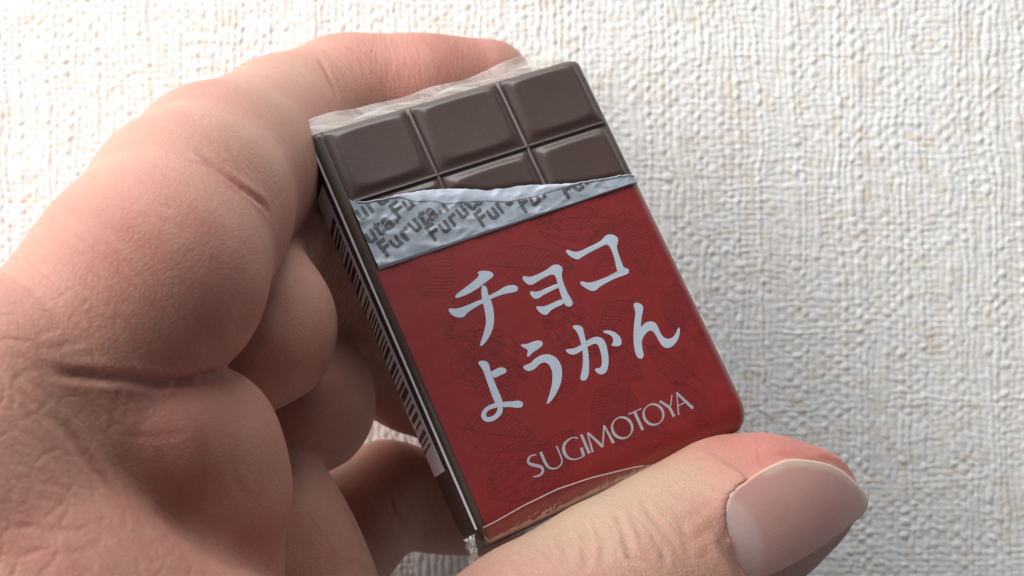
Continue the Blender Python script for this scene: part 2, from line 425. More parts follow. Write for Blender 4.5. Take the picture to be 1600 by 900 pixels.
def hand_object():
    me = mesh_np('hand', np.stack([HV[:, 0], HV[:, 2], -HV[:, 1]], -1) * S, HF[:, ::-1] if False else HF)
    # along-finger coordinate for the fine transverse skin lines
    best = np.full(len(HV), 1e9); along = np.zeros(len(HV)); mask = np.zeros(len(HV)); base = 0.
    for nm, nodes, amt in (('i', INDEX, 1), ('m', MIDDLE, 1), ('r', RING, 1), ('p', PINKY, 1), ('t', THUMB, .8), ('l', LOBE1, .3), ('w', WEB, .1)):
        acc = base
        for A, B in zip(nodes[:-1], nodes[1:]):
            a = np.array(A[:3]); ba = np.array(B[:3]) - a; L = np.linalg.norm(ba)
            t = np.clip(((HV - a) @ ba) / (L * L), 0, 1)
            d = np.linalg.norm(HV - a - t[:, None] * ba, axis=1) - (A[3] + t * (B[3] - A[3]))
            w = d < best
            best[w] = d[w]; along[w] = acc + t[w] * L; mask[w] = amt
            acc += L
        base += 200.
    webm = np.zeros(len(HV))
    for u, v, r in ((40, 590, 9), (60, 680, 10), (60, 780, 11), (160, 850, 10), (280, 880, 8), (10, 860, 12), (100, 560, 6)):
        p = on_skin(u, v); webm = np.maximum(webm, np.exp(-((HV - np.array(p)) ** 2).sum(1) / r ** 2))
    for nm, arr in (('along', along), ('web', webm), ('finger', mask), ('flush', np.clip(red, 0, 1)), ('pale', np.clip(pale, 0, 1))):
        at = me.attributes.new(nm, 'FLOAT', 'POINT'); at.data.foreach_set('value', arr.astype(np.float32))
    for u, v, r, a in ((330, 205, 6.5, 1.5), (420, 160, 6, .8), (300, 260, 5, .8), (960, 850, 6, 1.2), (620, 100, 8, .6), (470, 150, 6, .6)):
        p = on_skin(u, v); mask += a * np.exp(-((HV - np.array(p)) ** 2).sum(1) / r ** 2)
    me.attributes['finger'].data.foreach_set('value', mask.astype(np.float32))
    m = NT('skin')
    c = m.obj()
    big = m.noise(c, 120, 3, .6); mid = m.noise(c, 420, 4, .65)
    base_c = m.mix(m.ramp(big, .35, .68), (0.50, 0.258, 0.20, 1), (0.48, 0.215, 0.172, 1))
    base_c = m.mix(m.math('MULTIPLY', m.ramp(mid, .45, .75), .35), base_c, (0.50, 0.31, 0.225, 1))
    base_c = m.mix(m.attr('flush').outputs['Fac'], base_c, (0.47, 0.17, 0.14, 1))
    base_c = m.mix(m.attr('pale').outputs['Fac'], base_c, (0.54, 0.40, 0.275, 1))
    # fine relief: transverse lines along the fingers, a net of tiny furrows everywhere
    al = m.attr('along').outputs['Fac']
    cx = m.n('CombineXYZ'); m.put(cx.inputs[0], al); sep = m.n('SeparateXYZ'); m.put(sep.inputs[0], c)
    vs = m.n('VectorMath', operation='SCALE'); m.put(vs.inputs[0], c); vs.inputs['Scale'].default_value = 1000 * .16
    av = m.n('VectorMath', operation='ADD'); m.put(av.inputs[0], cx.outputs[0]); m.put(av.inputs[1], vs.outputs[0])
    lines = m.noise(av.outputs[0], 1.9, 3, .6)
    lines = m.math('MULTIPLY', lines, m.attr('finger').outputs['Fac'])
    wv = m.n('VectorMath', operation='ADD'); m.put(wv.inputs[0], c)
    nz = m.n('TexNoise'); m.put(nz.inputs['Vector'], c); nz.inputs['Scale'].default_value = 500
    sc = m.n('VectorMath', operation='SCALE'); m.put(sc.inputs[0], nz.outputs['Color']); sc.inputs['Scale'].default_value = .0009
    m.put(wv.inputs[1], sc.outputs[0])
    vo = m.n('TexVoronoi', feature='DISTANCE_TO_EDGE'); m.put(vo.inputs['Vector'], wv.outputs[0]); vo.inputs['Scale'].default_value = 2100
    net = m.ramp(vo.outputs['Distance'], 0.0, 0.22)
    vw = m.n('TexVoronoi', feature='DISTANCE_TO_EDGE'); wsc = m.n('VectorMath', operation='ADD'); m.put(wsc.inputs[0], c)
    nz2 = m.n('TexNoise'); m.put(nz2.inputs['Vector'], c); nz2.inputs['Scale'].default_value = 170; nz2.inputs['Detail'].default_value = 4
    sc2 = m.n('VectorMath', operation='SCALE'); m.put(sc2.inputs[0], nz2.outputs['Color']); sc2.inputs['Scale'].default_value = .004
    m.put(wsc.inputs[1], sc2.outputs[0]); m.put(vw.inputs['Vector'], wsc.outputs[0]); vw.inputs['Scale'].default_value = 420
    furrow = m.math('MULTIPLY', m.math('SUBTRACT', 1.0, m.ramp(vw.outputs['Distance'], 0.0, 0.16)), m.attr('web').outputs['Fac'])
    base_c = m.mix(m.math('MULTIPLY', m.math('SUBTRACT', 1.0, net), .16), base_c, (0.34, 0.15, 0.105, 1))  # furrow shade put into the colour so the net shows in flat light
    base_c = m.mix(m.math('MULTIPLY', m.ramp(lines, .25, .75), .16), base_c, (0.62, 0.42, 0.33, 1))  # crests of the transverse lines lightened in the colour likewise
    grain = m.noise(c, 3800, 2, .6)
    b1 = m.bump(lines, 0.00022, .46)
    b1 = m.bump(furrow, -0.00010, .45, b1)
    b2 = m.bump(net, 0.000035, .55, b1)
    b3 = m.bump(grain, 0.00004, .6, b2)
    m.set(Base_Color=base_c, Roughness=m.math('ADD', .40, m.math('MULTIPLY', mid, .2)), Normal=b3)
    m.b.inputs['Specular IOR Level'].default_value = .42
    m.b.subsurface_method = 'RANDOM_WALK'
    m.b.inputs['Subsurface Weight'].default_value = .55
    m.b.inputs['Subsurface Radius'].default_value = (1.0, .36, .2)
    m.b.inputs['Subsurface Scale'].default_value = .0016
    m.b.inputs['IOR'].default_value = 1.4
    o = link('hand', me, m.m)
    o['label'] = 'left hand holding the small chocolate bar between thumb and curled fingers'
    o['category'] = 'hand'
    return o
hand = hand_object()
def build_nail():
    out = []
    P = NAIL_PX
    for a, b in zip(P, P[1:] + P[:1]):
        for t in range(6): out.append((a[0] + (b[0] - a[0]) * t / 6, a[1] + (b[1] - a[1]) * t / 6))
    out = np.array(out)
    for _ in range(3): out = .5 * out + .25 * (np.roll(out, 1, 0) + np.roll(out, -1, 0))
    n = len(out); c0 = np.array((1245., 808.)); R = 22
    V = []
    for r in range(1, R + 1):
        for k in range(n): V.append(plate_point(*(c0 + (out[k] - c0) * (r / R))))
    V = np.array(V)
    rim = V[-n:]
    cen = NAIL_C
    outw = rim - cen; outw -= np.outer(outw @ nn_, nn_); outw /= np.linalg.norm(outw, axis=1, keepdims=True)
    _, ke = poly_dist(np.stack([(rim - NAIL_C) @ na, (rim - NAIL_C) @ nl], -1), NAIL_SL)
    wf = ((ke <= 2) | (ke >= 23)).astype(float)
    for _ in range(6): wf = .5 * wf + .25 * (np.roll(wf, 1) + np.roll(wf, -1))
    wf = wf[:, None]
    V = np.concatenate([V, rim + outw * (.5 * wf - .05 * (1 - wf)) - nn_ * (.28 + .25 * wf), rim + outw * (.8 * wf - .4 * (1 - wf)) - nn_ * (.65 + .7 * wf)])
    F = []
    for r in range(R + 1):
        for k in range(n): F.append((r * n + k, (r + 1) * n + k, (r + 1) * n + (k + 1) % n, r * n + (k + 1) % n))
    V = np.concatenate([V, plate_point(*c0)[None]]); cid = len(V) - 1
    F4 = np.array(F); F4c = np.array([(cid, k, (k + 1) % n, (k + 1) % n) for k in range(n)])
    me = bpy.data.meshes.new('fingernail')
    Vw = np.stack([V[:, 0], V[:, 2], -V[:, 1]], -1) * S
    me.from_pydata([tuple(v) for v in Vw], [], [tuple(f) for f in F4] + [(cid, k, (k + 1) % n) for k in range(n)])
    bm = bmesh.new(); bm.from_mesh(me); bmesh.ops.recalc_face_normals(bm, faces=bm.faces); bm.to_mesh(me); bm.free()
    s = (V - NAIL_C) @ na; l = (V - NAIL_C) @ nl
    Q = np.stack([s, l], -1)
    sd, ei = poly_dist(Q, NAIL_SL)
    fr = NAIL_SL[5:16]; dfr = np.full(len(V), 1e9)
    for a, b in zip(fr[:-1], fr[1:]):
        ab = b - a; t = np.clip(((Q - a) @ ab) / (ab @ ab), 0, 1); dfr = np.minimum(dfr, np.linalg.norm(Q - a - t[:, None] * ab, axis=1))
    free = np.clip((1.0 - dfr) / .4, 0, 1)
    lun0 = ((plate_point(1118, 872) - NAIL_C) @ na, (plate_point(1118, 872) - NAIL_C) @ nl)
    lun = np.clip((6.0 - np.hypot((s - lun0[0]) / 1.0, (l - lun0[1]) / 1.25)) / 1.0, 0, 1)
    for nm, a in (('free', free), ('lunula', lun), ('ridge', l)):
        at = me.attributes.new(nm, 'FLOAT', 'POINT'); at.data.foreach_set('value', a.astype(np.float32))
    m = NT('nail')
    c = m.obj()
    base = m.mix(m.noise(c, 300, 3, .6), (0.56, 0.305, 0.27, 1), (0.60, 0.35, 0.31, 1))
    base = m.mix(m.math('MULTIPLY', m.attr('lunula').outputs['Fac'], .6), base, (0.64, 0.48, 0.45, 1))
    base = m.mix(m.math('MULTIPLY', m.attr('free').outputs['Fac'], .65), base, (0.66, 0.54, 0.42, 1))
    cx = m.n('CombineXYZ'); m.put(cx.inputs[0], m.attr('ridge').outputs['Fac'])
    sc = m.n('VectorMath', operation='SCALE'); m.put(sc.inputs[0], c); sc.inputs['Scale'].default_value = 60
    ad = m.n('VectorMath', operation='ADD'); m.put(ad.inputs[0], cx.outputs[0]); m.put(ad.inputs[1], sc.outputs[0])
    b = m.bump(m.noise(ad.outputs[0], 2.6, 3, .6), .00004, .35)
    b = m.bump(m.noise(c, 3000, 2, .6), .00002, .5, b)
    m.set(Base_Color=base, Roughness=.23, Normal=b)
    m.b.inputs['Specular IOR Level'].default_value = .45
    m.b.inputs['Subsurface Weight'].default_value = .4
    m.b.inputs['Subsurface Radius'].default_value = (1.0, .5, .35); m.b.inputs['Subsurface Scale'].default_value = .001
    link('fingernail', me, m.m, hand)
build_nail()


# ------------------------------------------------------------------ the wrapped bar
BO = np.array((-22.25337446, -16.80750528, 124.73002007))
EX = np.array((0.86952898, -0.32058167, 0.37569503)); EY = np.array((0.40583119, 0.89730911, -0.17360127)); EZ = np.array((-0.28146118, 0.3034201, 0.91033831))
BW, BL, BT = 35.0, 48.0, 8.2
RX0, RX1, RY0, RY1, RZ = 1.3, 2.2, 0.9, 3.2, 1.7
w3 = lambda v: Vector((v[0], v[2], -v[1]))
bar = bpy.data.objects.new('chocolate_bar', None); col.objects.link(bar)
bar.empty_display_size = .005
Mw = Matrix.Identity(4)
for c_, v_ in enumerate((w3(EX), w3(-EY), w3(-EZ))):
    for r_ in range(3): Mw[r_][c_] = v_[r_]
Mw.translation = world(BO + EX * BW / 2 + EY * BL / 2)
bar.matrix_world = Mw
bar['label'] = 'small chocolate bar in red sleeve and clear film, held in the hand'
bar['category'] = 'chocolate bar'
def loc(x, y, z): return ((x - BW / 2) * S, -(y - BL / 2) * S, z * S)
def locs(A): A = np.asarray(A, float); return np.stack([(A[:, 0] - BW / 2) * S, -(A[:, 1] - BL / 2) * S, A[:, 2] * S], -1)
def zf(x, y):                                # height of the front face with its rounded edges
    x = np.asarray(x, float); y = np.asarray(y, float)
    qx = np.maximum(np.clip((RX0 - x) / RX0, 0, 1), np.clip((x - (BW - RX1)) / RX1, 0, 1))
    qy = np.maximum(np.clip((RY0 - y) / RY0, 0, 1), np.clip((y - (BL - RY1)) / RY1, 0, 1))
    q = np.clip(qx * qx + qy * qy, 0, 1)
    return -RZ * (1 - np.sqrt(1 - q))
KANA = [[[[11.37,20.94],[11.97,20.94],[12.82,21.31],[13.12,21.72],[12.85,22.04],[12.23,22.2],[11.53,22.42],[10.57,22.7],[9.19,22.9],[8.08,22.89],[7.9,22.66],[8.23,22.44],[9.3,22.13],[10.38,21.82],[11.31,21.45],[11.54,21.25]],[[6.65,23.7],[6.95,23.65],[7.44,23.94],[8.46,24.01],[10.36,23.94],[12.6,23.73],[13.8,23.46],[14.59,23.58],[15.04,23.9],[15.01,24.29],[14.66,24.47],[13.88,24.33],[12.62,24.2],[10.9,24.32],[9.38,24.55],[8.46,24.77],[7.99,25.05],[7.44,24.99],[6.91,24.61],[6.62,24.08]],[[11.29,22.42],[11.77,22.83],[11.51,23.62],[11.56,24.33],[11.44,25.21],[11.11,26.24],[10.57,27.19],[9.83,27.94],[8.83,28.59],[8.33,28.7],[8.31,28.49],[8.98,27.74],[9.73,26.88],[10.15,26.12],[10.43,25.08],[10.59,24.21],[10.81,23.37]]],[[[15.94,23.28],[16.27,23.09],[16.84,23.46],[18.05,23.48],[19.25,23.31],[20.01,23.03],[20.67,23.21],[20.97,23.73],[20.7,24.18],[20.45,24.45],[20.23,25.56],[20.21,26.74],[20.35,27.74],[20.09,28.12],[19.66,28.13],[19.26,27.77],[19.36,26.44],[19.66,24.89],[19.74,24.2],[19.29,23.99],[18.25,24.1],[17.46,24.22],[16.77,24.38],[16.35,24.23],[16.06,23.8]],[[16.11,24.99],[16.35,25.0],[16.93,25.33],[18.19,25.26],[19.84,25.19],[19.77,25.68],[18.45,25.76],[17.41,25.86],[16.7,26.07],[16.28,25.92],[16.03,25.43]],[[16.02,26.83],[16.35,26.81],[16.83,27.08],[17.82,27.06],[19.36,26.96],[19.32,27.65],[18.03,27.65],[17.33,27.82],[16.83,28.1],[16.43,27.91],[16.08,27.36]]],[[[22.12,22.03],[22.53,21.98],[22.94,22.44],[23.59,22.66],[25.05,22.56],[26.68,22.39],[27.55,21.95],[28.07,21.96],[28.67,22.33],[28.87,22.82],[28.53,23.27],[28.19,23.64],[28.01,24.68],[27.93,25.51],[27.91,26.06],[27.96,26.32],[27.01,26.4],[26.98,26.03],[27.25,25.15],[27.43,24.12],[27.42,23.26],[27.19,22.93],[26.37,23.02],[24.74,23.18],[23.77,23.33],[23.16,23.53],[22.69,23.2],[22.3,22.7]],[[22.09,25.99],[22.49,25.94],[22.92,26.35],[23.87,26.5],[25.43,26.45],[26.78,26.33],[27.51,26.17],[28.13,26.24],[28.39,26.65],[28.15,26.98],[27.6,27.03],[26.72,26.96],[25.39,27.04],[24.28,27.2],[23.5,27.49],[23.03,27.42],[22.52,26.9],[22.15,26.37]]],[[[12.51,30.08],[12.86,30.1],[13.36,30.29],[14.12,30.23],[14.78,30.36],[15.1,30.71],[14.89,31.04],[14.26,31.2],[13.46,31.35],[12.84,31.65],[12.67,31.51],[13.0,31.07],[13.12,30.81],[12.77,30.53]],[[11.74,32.35],[12.1,32.3],[12.77,32.35],[13.32,32.08],[14.1,31.92],[15.01,32.07],[15.72,32.66],[15.94,33.55],[15.72,34.53],[15.01,35.59],[14.05,36.41],[13.09,36.95],[12.6,37.1],[12.54,36.94],[13.34,36.13],[14.16,35.13],[14.65,34.12],[14.68,33.34],[14.42,32.84],[13.79,32.73],[12.98,33.09],[12.26,33.13],[11.86,32.8]]],[[[17.08,32.42],[17.42,32.38],[18.08,32.63],[19.01,32.52],[19.98,32.3],[21.02,32.22],[21.72,32.6],[21.9,33.25],[21.68,34.34],[21.28,35.35],[20.69,36.17],[20.18,36.43],[19.61,36.33],[19.33,35.88],[19.33,35.53],[19.63,35.53],[20.01,35.67],[20.46,35.27],[20.82,34.24],[20.96,33.36],[20.79,32.95],[19.92,32.93],[18.82,33.14],[18.14,33.28],[17.61,33.19],[17.24,32.85]],[[18.96,30.33],[19.39,30.21],[19.89,30.46],[20.15,30.84],[19.99,31.37],[19.78,32.46],[19.51,33.52],[19.03,34.73],[18.42,35.87],[17.88,36.31],[17.49,36.25],[17.26,35.93],[17.63,35.46],[18.13,34.84],[18.75,33.69],[19.06,32.65],[19.29,31.58],[19.25,30.86]],[[22.1,31.99],[22.51,32.02],[23.13,32.3],[23.63,32.84],[23.81,33.49],[23.67,34.03],[23.3,34.24],[22.74,34.1],[22.3,33.82],[22.75,33.57],[22.97,33.13],[22.72,32.62],[22.26,32.28]]],[[[26.99,30.43],[27.46,30.38],[27.93,30.72],[28.03,31.19],[27.64,31.7],[27.0,32.54],[26.6,33.22],[27.34,32.9],[28.1,32.94],[28.57,33.3],[28.62,33.97],[28.57,34.67],[28.72,35.27],[29.2,35.62],[29.89,35.57],[30.51,35.15],[30.88,34.8],[31.1,34.89],[30.73,35.59],[30.05,36.17],[29.25,36.52],[28.59,36.53],[28.12,36.17],[27.95,35.51],[27.94,34.67],[27.8,34.03],[27.36,33.86],[26.56,34.16],[25.92,34.75],[25.64,35.59],[25.49,36.24],[25.09,36.51],[24.69,36.29],[24.62,35.68],[24.95,34.62],[25.52,33.42],[26.24,32.26],[26.9,31.31]]],[[[7.28,30.16],[7.77,30.11],[8.34,30.45],[8.36,30.93],[8.19,31.6],[8.14,32.42],[8.13,33.45],[8.12,34.36],[8.09,35.0],[7.84,35.54],[7.27,35.32],[7.22,34.66],[7.29,33.52],[7.4,32.26],[7.49,31.13],[7.4,30.62]],[[8.19,31.6],[8.74,31.55],[9.3,31.5],[9.82,31.75],[9.92,32.11],[9.65,32.34],[9.06,32.33],[8.26,32.41],[8.16,32.03]],[[7.96,35.0],[9.01,35.36],[9.98,35.63],[10.11,36.05],[9.87,36.34],[9.4,36.29],[8.53,35.81],[7.78,35.55]],[[7.97,35.26],[7.73,35.89],[7.21,36.32],[6.44,36.53],[5.67,36.46],[5.24,36.06],[5.21,35.54],[5.52,35.15],[6.13,34.87],[6.83,34.81],[7.46,34.9],[7.27,35.37],[7.12,35.34],[6.48,35.27],[5.97,35.4],[5.74,35.67],[5.82,35.96],[6.27,36.03],[6.81,35.91],[7.16,35.61],[7.36,35.23]]]]
LOGO = [[[[9.1,41.53],[8.89,41.43],[8.57,41.4],[8.23,41.49],[7.99,41.71],[7.95,41.97],[8.15,42.24],[8.48,42.47],[8.84,42.69],[9.1,42.96],[9.11,43.24],[8.91,43.48],[8.58,43.62],[8.2,43.6],[7.79,43.47]],[0.127,0.141,0.155,0.212,0.268,0.311,0.339,0.353,0.353,0.339,0.311,0.268,0.212,0.17,0.127]],[[[9.66,41.43],[9.65,42.62]],[0.339,0.339]],[[[9.66,42.55],[9.68,42.97],[9.86,43.33],[10.19,43.57],[10.64,43.66],[11.09,43.55],[11.39,43.33],[11.53,43.02],[11.57,42.26],[11.57,41.51]],[0.339,0.311,0.24,0.17,0.141,0.141,0.155,0.17,0.17,0.17]],[[[14.17,41.68],[13.98,41.5],[13.65,41.38],[13.16,41.4],[12.66,41.56],[12.28,41.85],[12.09,42.3],[12.09,42.83],[12.29,43.24],[12.66,43.53],[13.25,43.68],[14.1,43.62]],[0.17,0.141,0.127,0.184,0.283,0.353,0.382,0.353,0.254,0.155,0.127,0.127]],[[[13.95,43.61],[14.08,42.74]],[0.353,0.353]],[[[14.71,41.43],[14.65,43.62]],[0.325,0.325]],[[[15.43,41.55],[15.06,43.65]],[0.141,0.254]],[[[15.46,41.54],[16.39,43.54]],[0.226,0.367]],[[[16.38,43.56],[17.57,41.53]],[0.17,0.212]],[[[17.57,41.53],[17.7,43.67]],[0.226,0.353]],[[[20.59,42.52],[20.57,42.74],[20.5,42.95],[20.39,43.15],[20.24,43.33],[20.06,43.47],[19.86,43.58],[19.63,43.65],[19.4,43.68],[19.17,43.66],[18.95,43.6],[18.74,43.5],[18.56,43.36],[18.41,43.19],[18.3,43.0],[18.23,42.78],[18.21,42.56],[18.23,42.34],[18.29,42.13],[18.4,41.93],[18.55,41.75],[18.73,41.61],[18.93,41.5],[19.16,41.43],[19.39,41.4],[19.62,41.42],[19.85,41.48],[20.05,41.58],[20.24,41.71],[20.39,41.88],[20.5,42.08],[20.57,42.29],[20.59,42.52]],[0.329,0.309,0.279,0.243,0.204,0.168,0.139,0.13,0.153,0.187,0.226,0.263,0.296,0.321,0.336,0.339,0.329,0.309,0.279,0.243,0.204,0.168,0.139,0.13,0.153,0.187,0.226,0.263,0.296,0.321,0.336,0.339,0.329]],[[[20.72,41.48],[22.47,41.48]],[0.127,0.127]],[[[21.52,41.46],[21.51,43.65]],[0.353,0.353]],[[[24.67,42.56],[24.65,42.78],[24.58,42.99],[24.47,43.19],[24.32,43.36],[24.14,43.5],[23.93,43.61],[23.71,43.68],[23.47,43.7],[23.24,43.69],[23.02,43.63],[22.81,43.53],[22.63,43.39],[22.49,43.22],[22.38,43.03],[22.31,42.82],[22.28,42.6],[22.31,42.38],[22.37,42.17],[22.48,41.97],[22.63,41.8],[22.81,41.66],[23.02,41.55],[23.24,41.48],[23.47,41.45],[23.71,41.47],[23.93,41.53],[24.14,41.63],[24.32,41.76],[24.47,41.93],[24.58,42.12],[24.65,42.34],[24.67,42.56]],[0.329,0.309,0.279,0.243,0.204,0.168,0.139,0.13,0.153,0.187,0.226,0.263,0.296,0.321,0.336,0.339,0.329,0.309,0.279,0.243,0.204,0.168,0.139,0.13,0.153,0.187,0.226,0.263,0.296,0.321,0.336,0.339,0.329]],[[[24.86,41.52],[25.64,42.62]],[0.283,0.353]],[[[25.61,42.52],[25.64,43.7]],[0.353,0.353]],[[[25.68,42.64],[26.55,41.43]],[0.141,0.141]],[[[27.2,41.42],[26.24,43.73]],[0.113,0.184]],[[[27.17,41.41],[28.19,43.71]],[0.283,0.367]],[[[26.62,42.83],[27.79,42.73]],[0.127,0.127]]]
TORN = [[0.89,8.26],[1.61,9.2],[2.6,9.52],[4.05,9.84],[6.06,9.96],[7.96,10.19],[9.14,10.34],[11.12,10.83],[13.58,11.55],[16.16,12.64],[18.25,13.08],[21.47,13.64],[23.89,14.43],[26.17,15.01],[29.54,15.6],[32.46,15.96],[34.96,16.51]]
FOLD = [[5.0,9.92],[6.67,10.32],[8.22,11.38],[9.78,11.74],[11.2,12.61],[13.44,13.11],[15.68,13.69],[17.95,14.61],[21.09,14.99],[24.56,15.15],[26.88,15.32]]
WORDS = [["Furuta.",[[0.23,12.04],[8.47,8.89]]],["Furuta.",[[-2.59,15.77],[5.45,12.77]]],["Furuta.",[[5.37,12.64],[13.88,9.46]]],["Furuta.",[[2.4,16.19],[10.7,13.16]]],["Furuta.",[[10.77,13.32],[19.58,10.11]]],["Furuta.",[[8.1,16.27],[16.72,13.19]]],["Furuta.",[[13.8,16.62],[22.74,13.5]]],["Furuta.",[[19.29,16.45],[28.56,13.27]]],["Furuta.",[[24.83,16.58],[34.43,13.35]]]]

def plain(name, color, rough=.45, coat=0.0, spec=.5, noise_amt=0.0, bump=0.0, coat_rough=.12, metallic=0.0):
    m = NT(name)
    c = m.obj()
    col_ = color if len(color) == 4 else (*color, 1)
    if noise_amt:
        nn = m.noise(c, 900, 4, .65)
        dark = tuple(v * (1 - noise_amt) for v in col_[:3]) + (1,)
        m.set(Base_Color=m.mix(nn, dark, col_))
    else: m.set(Base_Color=col_)
    m.set(Roughness=rough)
    m.b.inputs['Specular IOR Level'].default_value = spec
    m.b.inputs['Coat Weight'].default_value = coat
    m.b.inputs['Coat Roughness'].default_value = coat_rough
    m.b.inputs['Metallic'].default_value = metallic
    if bump:
        b = m.bump(m.noise(c, 1500, 3, .6), .00003, bump)
        m.set(Normal=b)
        cb = m.bump(m.noise(c, 260, 3, .55), .0003, .35)
        m.put(m.b.inputs['Coat Normal'], cb)
    return m.m
M_brown = plain('brown_card', (.060, .036, .026), .5, .35, noise_amt=.3, bump=.4)
M_choc = plain('chocolate_print', (.074, .042, .034), .42, .30, noise_amt=.18, bump=.5)
M_red = plain('red_print', (.235, .0125, .013), .45, .5, noise_amt=.22, bump=.6)
M_leaf = plain('dark_red_print', (.160, .010, .012), .5, .45, noise_amt=.2, bump=.5)
M_white = plain('white_print', (.44, .49, .57), .45, .3, noise_amt=.05, bump=.4)
M_logo = plain('pale_print', (.39, .355, .38), .45, .3, noise_amt=.06, bump=.4)
M_foil = plain('foil', (.39, .44, .51), .42, .2, noise_amt=.42, bump=.5)
M_foilw = plain('foil_back', (.50, .55, .64), .5, .2, noise_amt=.08, bump=.5)
M_ink = plain('grey_ink', (.11, .115, .12), .55, .2, noise_amt=.5, bump=.4)
M_label = plain('white_label', (.80, .87, .97), .5, .3, bump=.3)
M_black = plain('black_ink', (.012, .012, .014), .5, .3)
def film_mat(name, tint, haze, rough=.12, bump=.5, gloss=1.0, clear=(1, 1, 1)):
    m = NT(name); m.t.nodes.remove(m.b)
    c = m.obj()
    tr = m.n('BsdfTransparent'); tr.inputs[0].default_value = (*clear, 1)
    df = m.n('BsdfDiffuse'); df.inputs[0].default_value = (*tint, 1)
    gl = m.n('BsdfGlossy'); gl.inputs['Roughness'].default_value = rough
    nb = m.bump(m.noise(c, 420, 4, .6, 1.0), .0005, bump)
    m.put(gl.inputs['Normal'], nb)
    lw = m.n('Fresnel'); lw.inputs[0].default_value = 1.5; m.put(lw.inputs['Normal'], nb)
    m1 = m.n('MixShader'); m1.inputs[0].default_value = haze; m.put(m1.inputs[1], tr.outputs[0]); m.put(m1.inputs[2], df.outputs[0])
    m2 = m.n('MixShader'); m.put(m2.inputs[0], m.math('MULTIPLY', lw.outputs[0], gloss, clamp=True)); m.put(m2.inputs[1], m1.outputs[0]); m.put(m2.inputs[2], gl.outputs[0])
    m.put(m.out.inputs['Surface'], m2.outputs[0])
    return m.m
M_film = film_mat('clear_film', (.70, .66, .60), .24, .14, .22, .9, (.86, .835, .79))
M_film2 = film_mat('clear_film_wrinkled', (.5, .20, .20), .06, .16, .25, .5)
M_edge = film_mat('film_edge', (.85, .85, .82), .55, .2)

# body: rounded card block
def rounded_loop(q, m=8):
    pts = []
    for cx, cy, rx, ry, a0 in ((RX0, RY0, RX0, RY0, 180), (BW - RX1, RY0, RX1, RY0, 270), (BW - RX1, BL - RY1, RX1, RY1, 0), (RX0, BL - RY1, RX0, RY1, 90)):
        for k in range(m + 1):
            a = math.radians(a0 + 90 * k / m)
            pts.append((cx + q * rx * math.cos(a), cy + q * ry * math.sin(a)))
    return pts
levels = []
for k in range(9):
    a = k / 8 * math.pi / 2; levels.append((max(math.sin(a), .02), -RZ * (1 - math.cos(a))))
for k in range(9):
    a = k / 8 * math.pi / 2; levels.append((max(math.cos(a), .02), -BT + RZ - RZ * math.sin(a)))
bm = bmesh.new(); loops = []
for q, z in levels:
    loops.append([bm.verts.new(loc(x, y, z - .02)) for x, y in rounded_loop(q)])
for A, B in zip(loops[:-1], loops[1:]):
    for k in range(len(A)): bm.faces.new((A[k], A[(k + 1) % len(A)], B[(k + 1) % len(A)], B[k]))
bm.faces.new(loops[0][::-1]); bm.faces.new(loops[-1])
bmesh.ops.recalc_face_normals(bm, faces=bm.faces)
me = bpy.data.meshes.new('card_body'); bm.to_mesh(me); bm.free()
link('card_body', me, M_brown, bar)

def sheet(name, xs, ys, off, mat, parent=bar, zfun=None, inside=None):
    X, Y = np.meshgrid(xs, ys, indexing='ij')
    CX = np.clip(X, RX0, BW - RX1); CY = np.clip(Y, RY0, BL - RY1)   # keep to the rounded outline
    rx = np.where(X < CX, RX0, RX1); ry = np.where(Y < CY, RY0, RY1)
    q = np.maximum(np.sqrt(((X - CX) / rx) ** 2 + ((Y - CY) / ry) ** 2), 1.0)
    X = CX + (X - CX) / q; Y = CY + (Y - CY) / q
    Z = zf(X, Y) + off + (zfun(X, Y) if zfun else 0)
    V = locs(np.stack([X.ravel(), Y.ravel(), Z.ravel()], -1)); F = grid_faces(len(xs), len(ys))[:, ::-1]
    return link(name, mesh_np(name, V, F), mat, parent)

# printed chocolate: frame rim, ridges and pillowed squares
def sq(x0, x1, y0, y1):
    n = 40
    u = np.linspace(0, 1, n); X, Y = np.meshgrid(x0 + (x1 - x0) * u, y0 + (y1 - y0) * u, indexing='ij')
    ex = np.minimum(X - x0, x1 - X); ey = np.minimum(Y - y0, y1 - Y)
    e = np.minimum(ex, ey) ; e = ex + ey - np.sqrt(ex ** 2 + ey ** 2 + .0)
    t = np.clip(e / .78, 0, 1); t = t * t * (3 - 2 * t)
    cx = (X - (x0 + x1) / 2) / (x1 - x0) * 2; cy = (Y - (y0 + y1) / 2) / (y1 - y0) * 2
    Z = .03 + (.37 * t - .10 * (1 - cx ** 2) * (1 - cy ** 2) * t) * np.clip((np.interp(X, [p[0] for p in TORN], [p[1] for p in TORN]) + .15 - Y) / .7, .1, 1)
    Z = Z + zf(X, Y)
    return mesh_np('chocolate_square', locs(np.stack([X.ravel(), Y.ravel(), Z.ravel()], -1)), grid_faces(n, n)[:, ::-1])
for x0, x1 in ((1.8, 11.5), (12.3, 23.0), (23.8, 33.9)):
    for y0, y1 in ((.45, 8.6), (9.55, 17.2)):
        link('chocolate_square', sq(x0, x1, y0, y1), M_choc, bar)
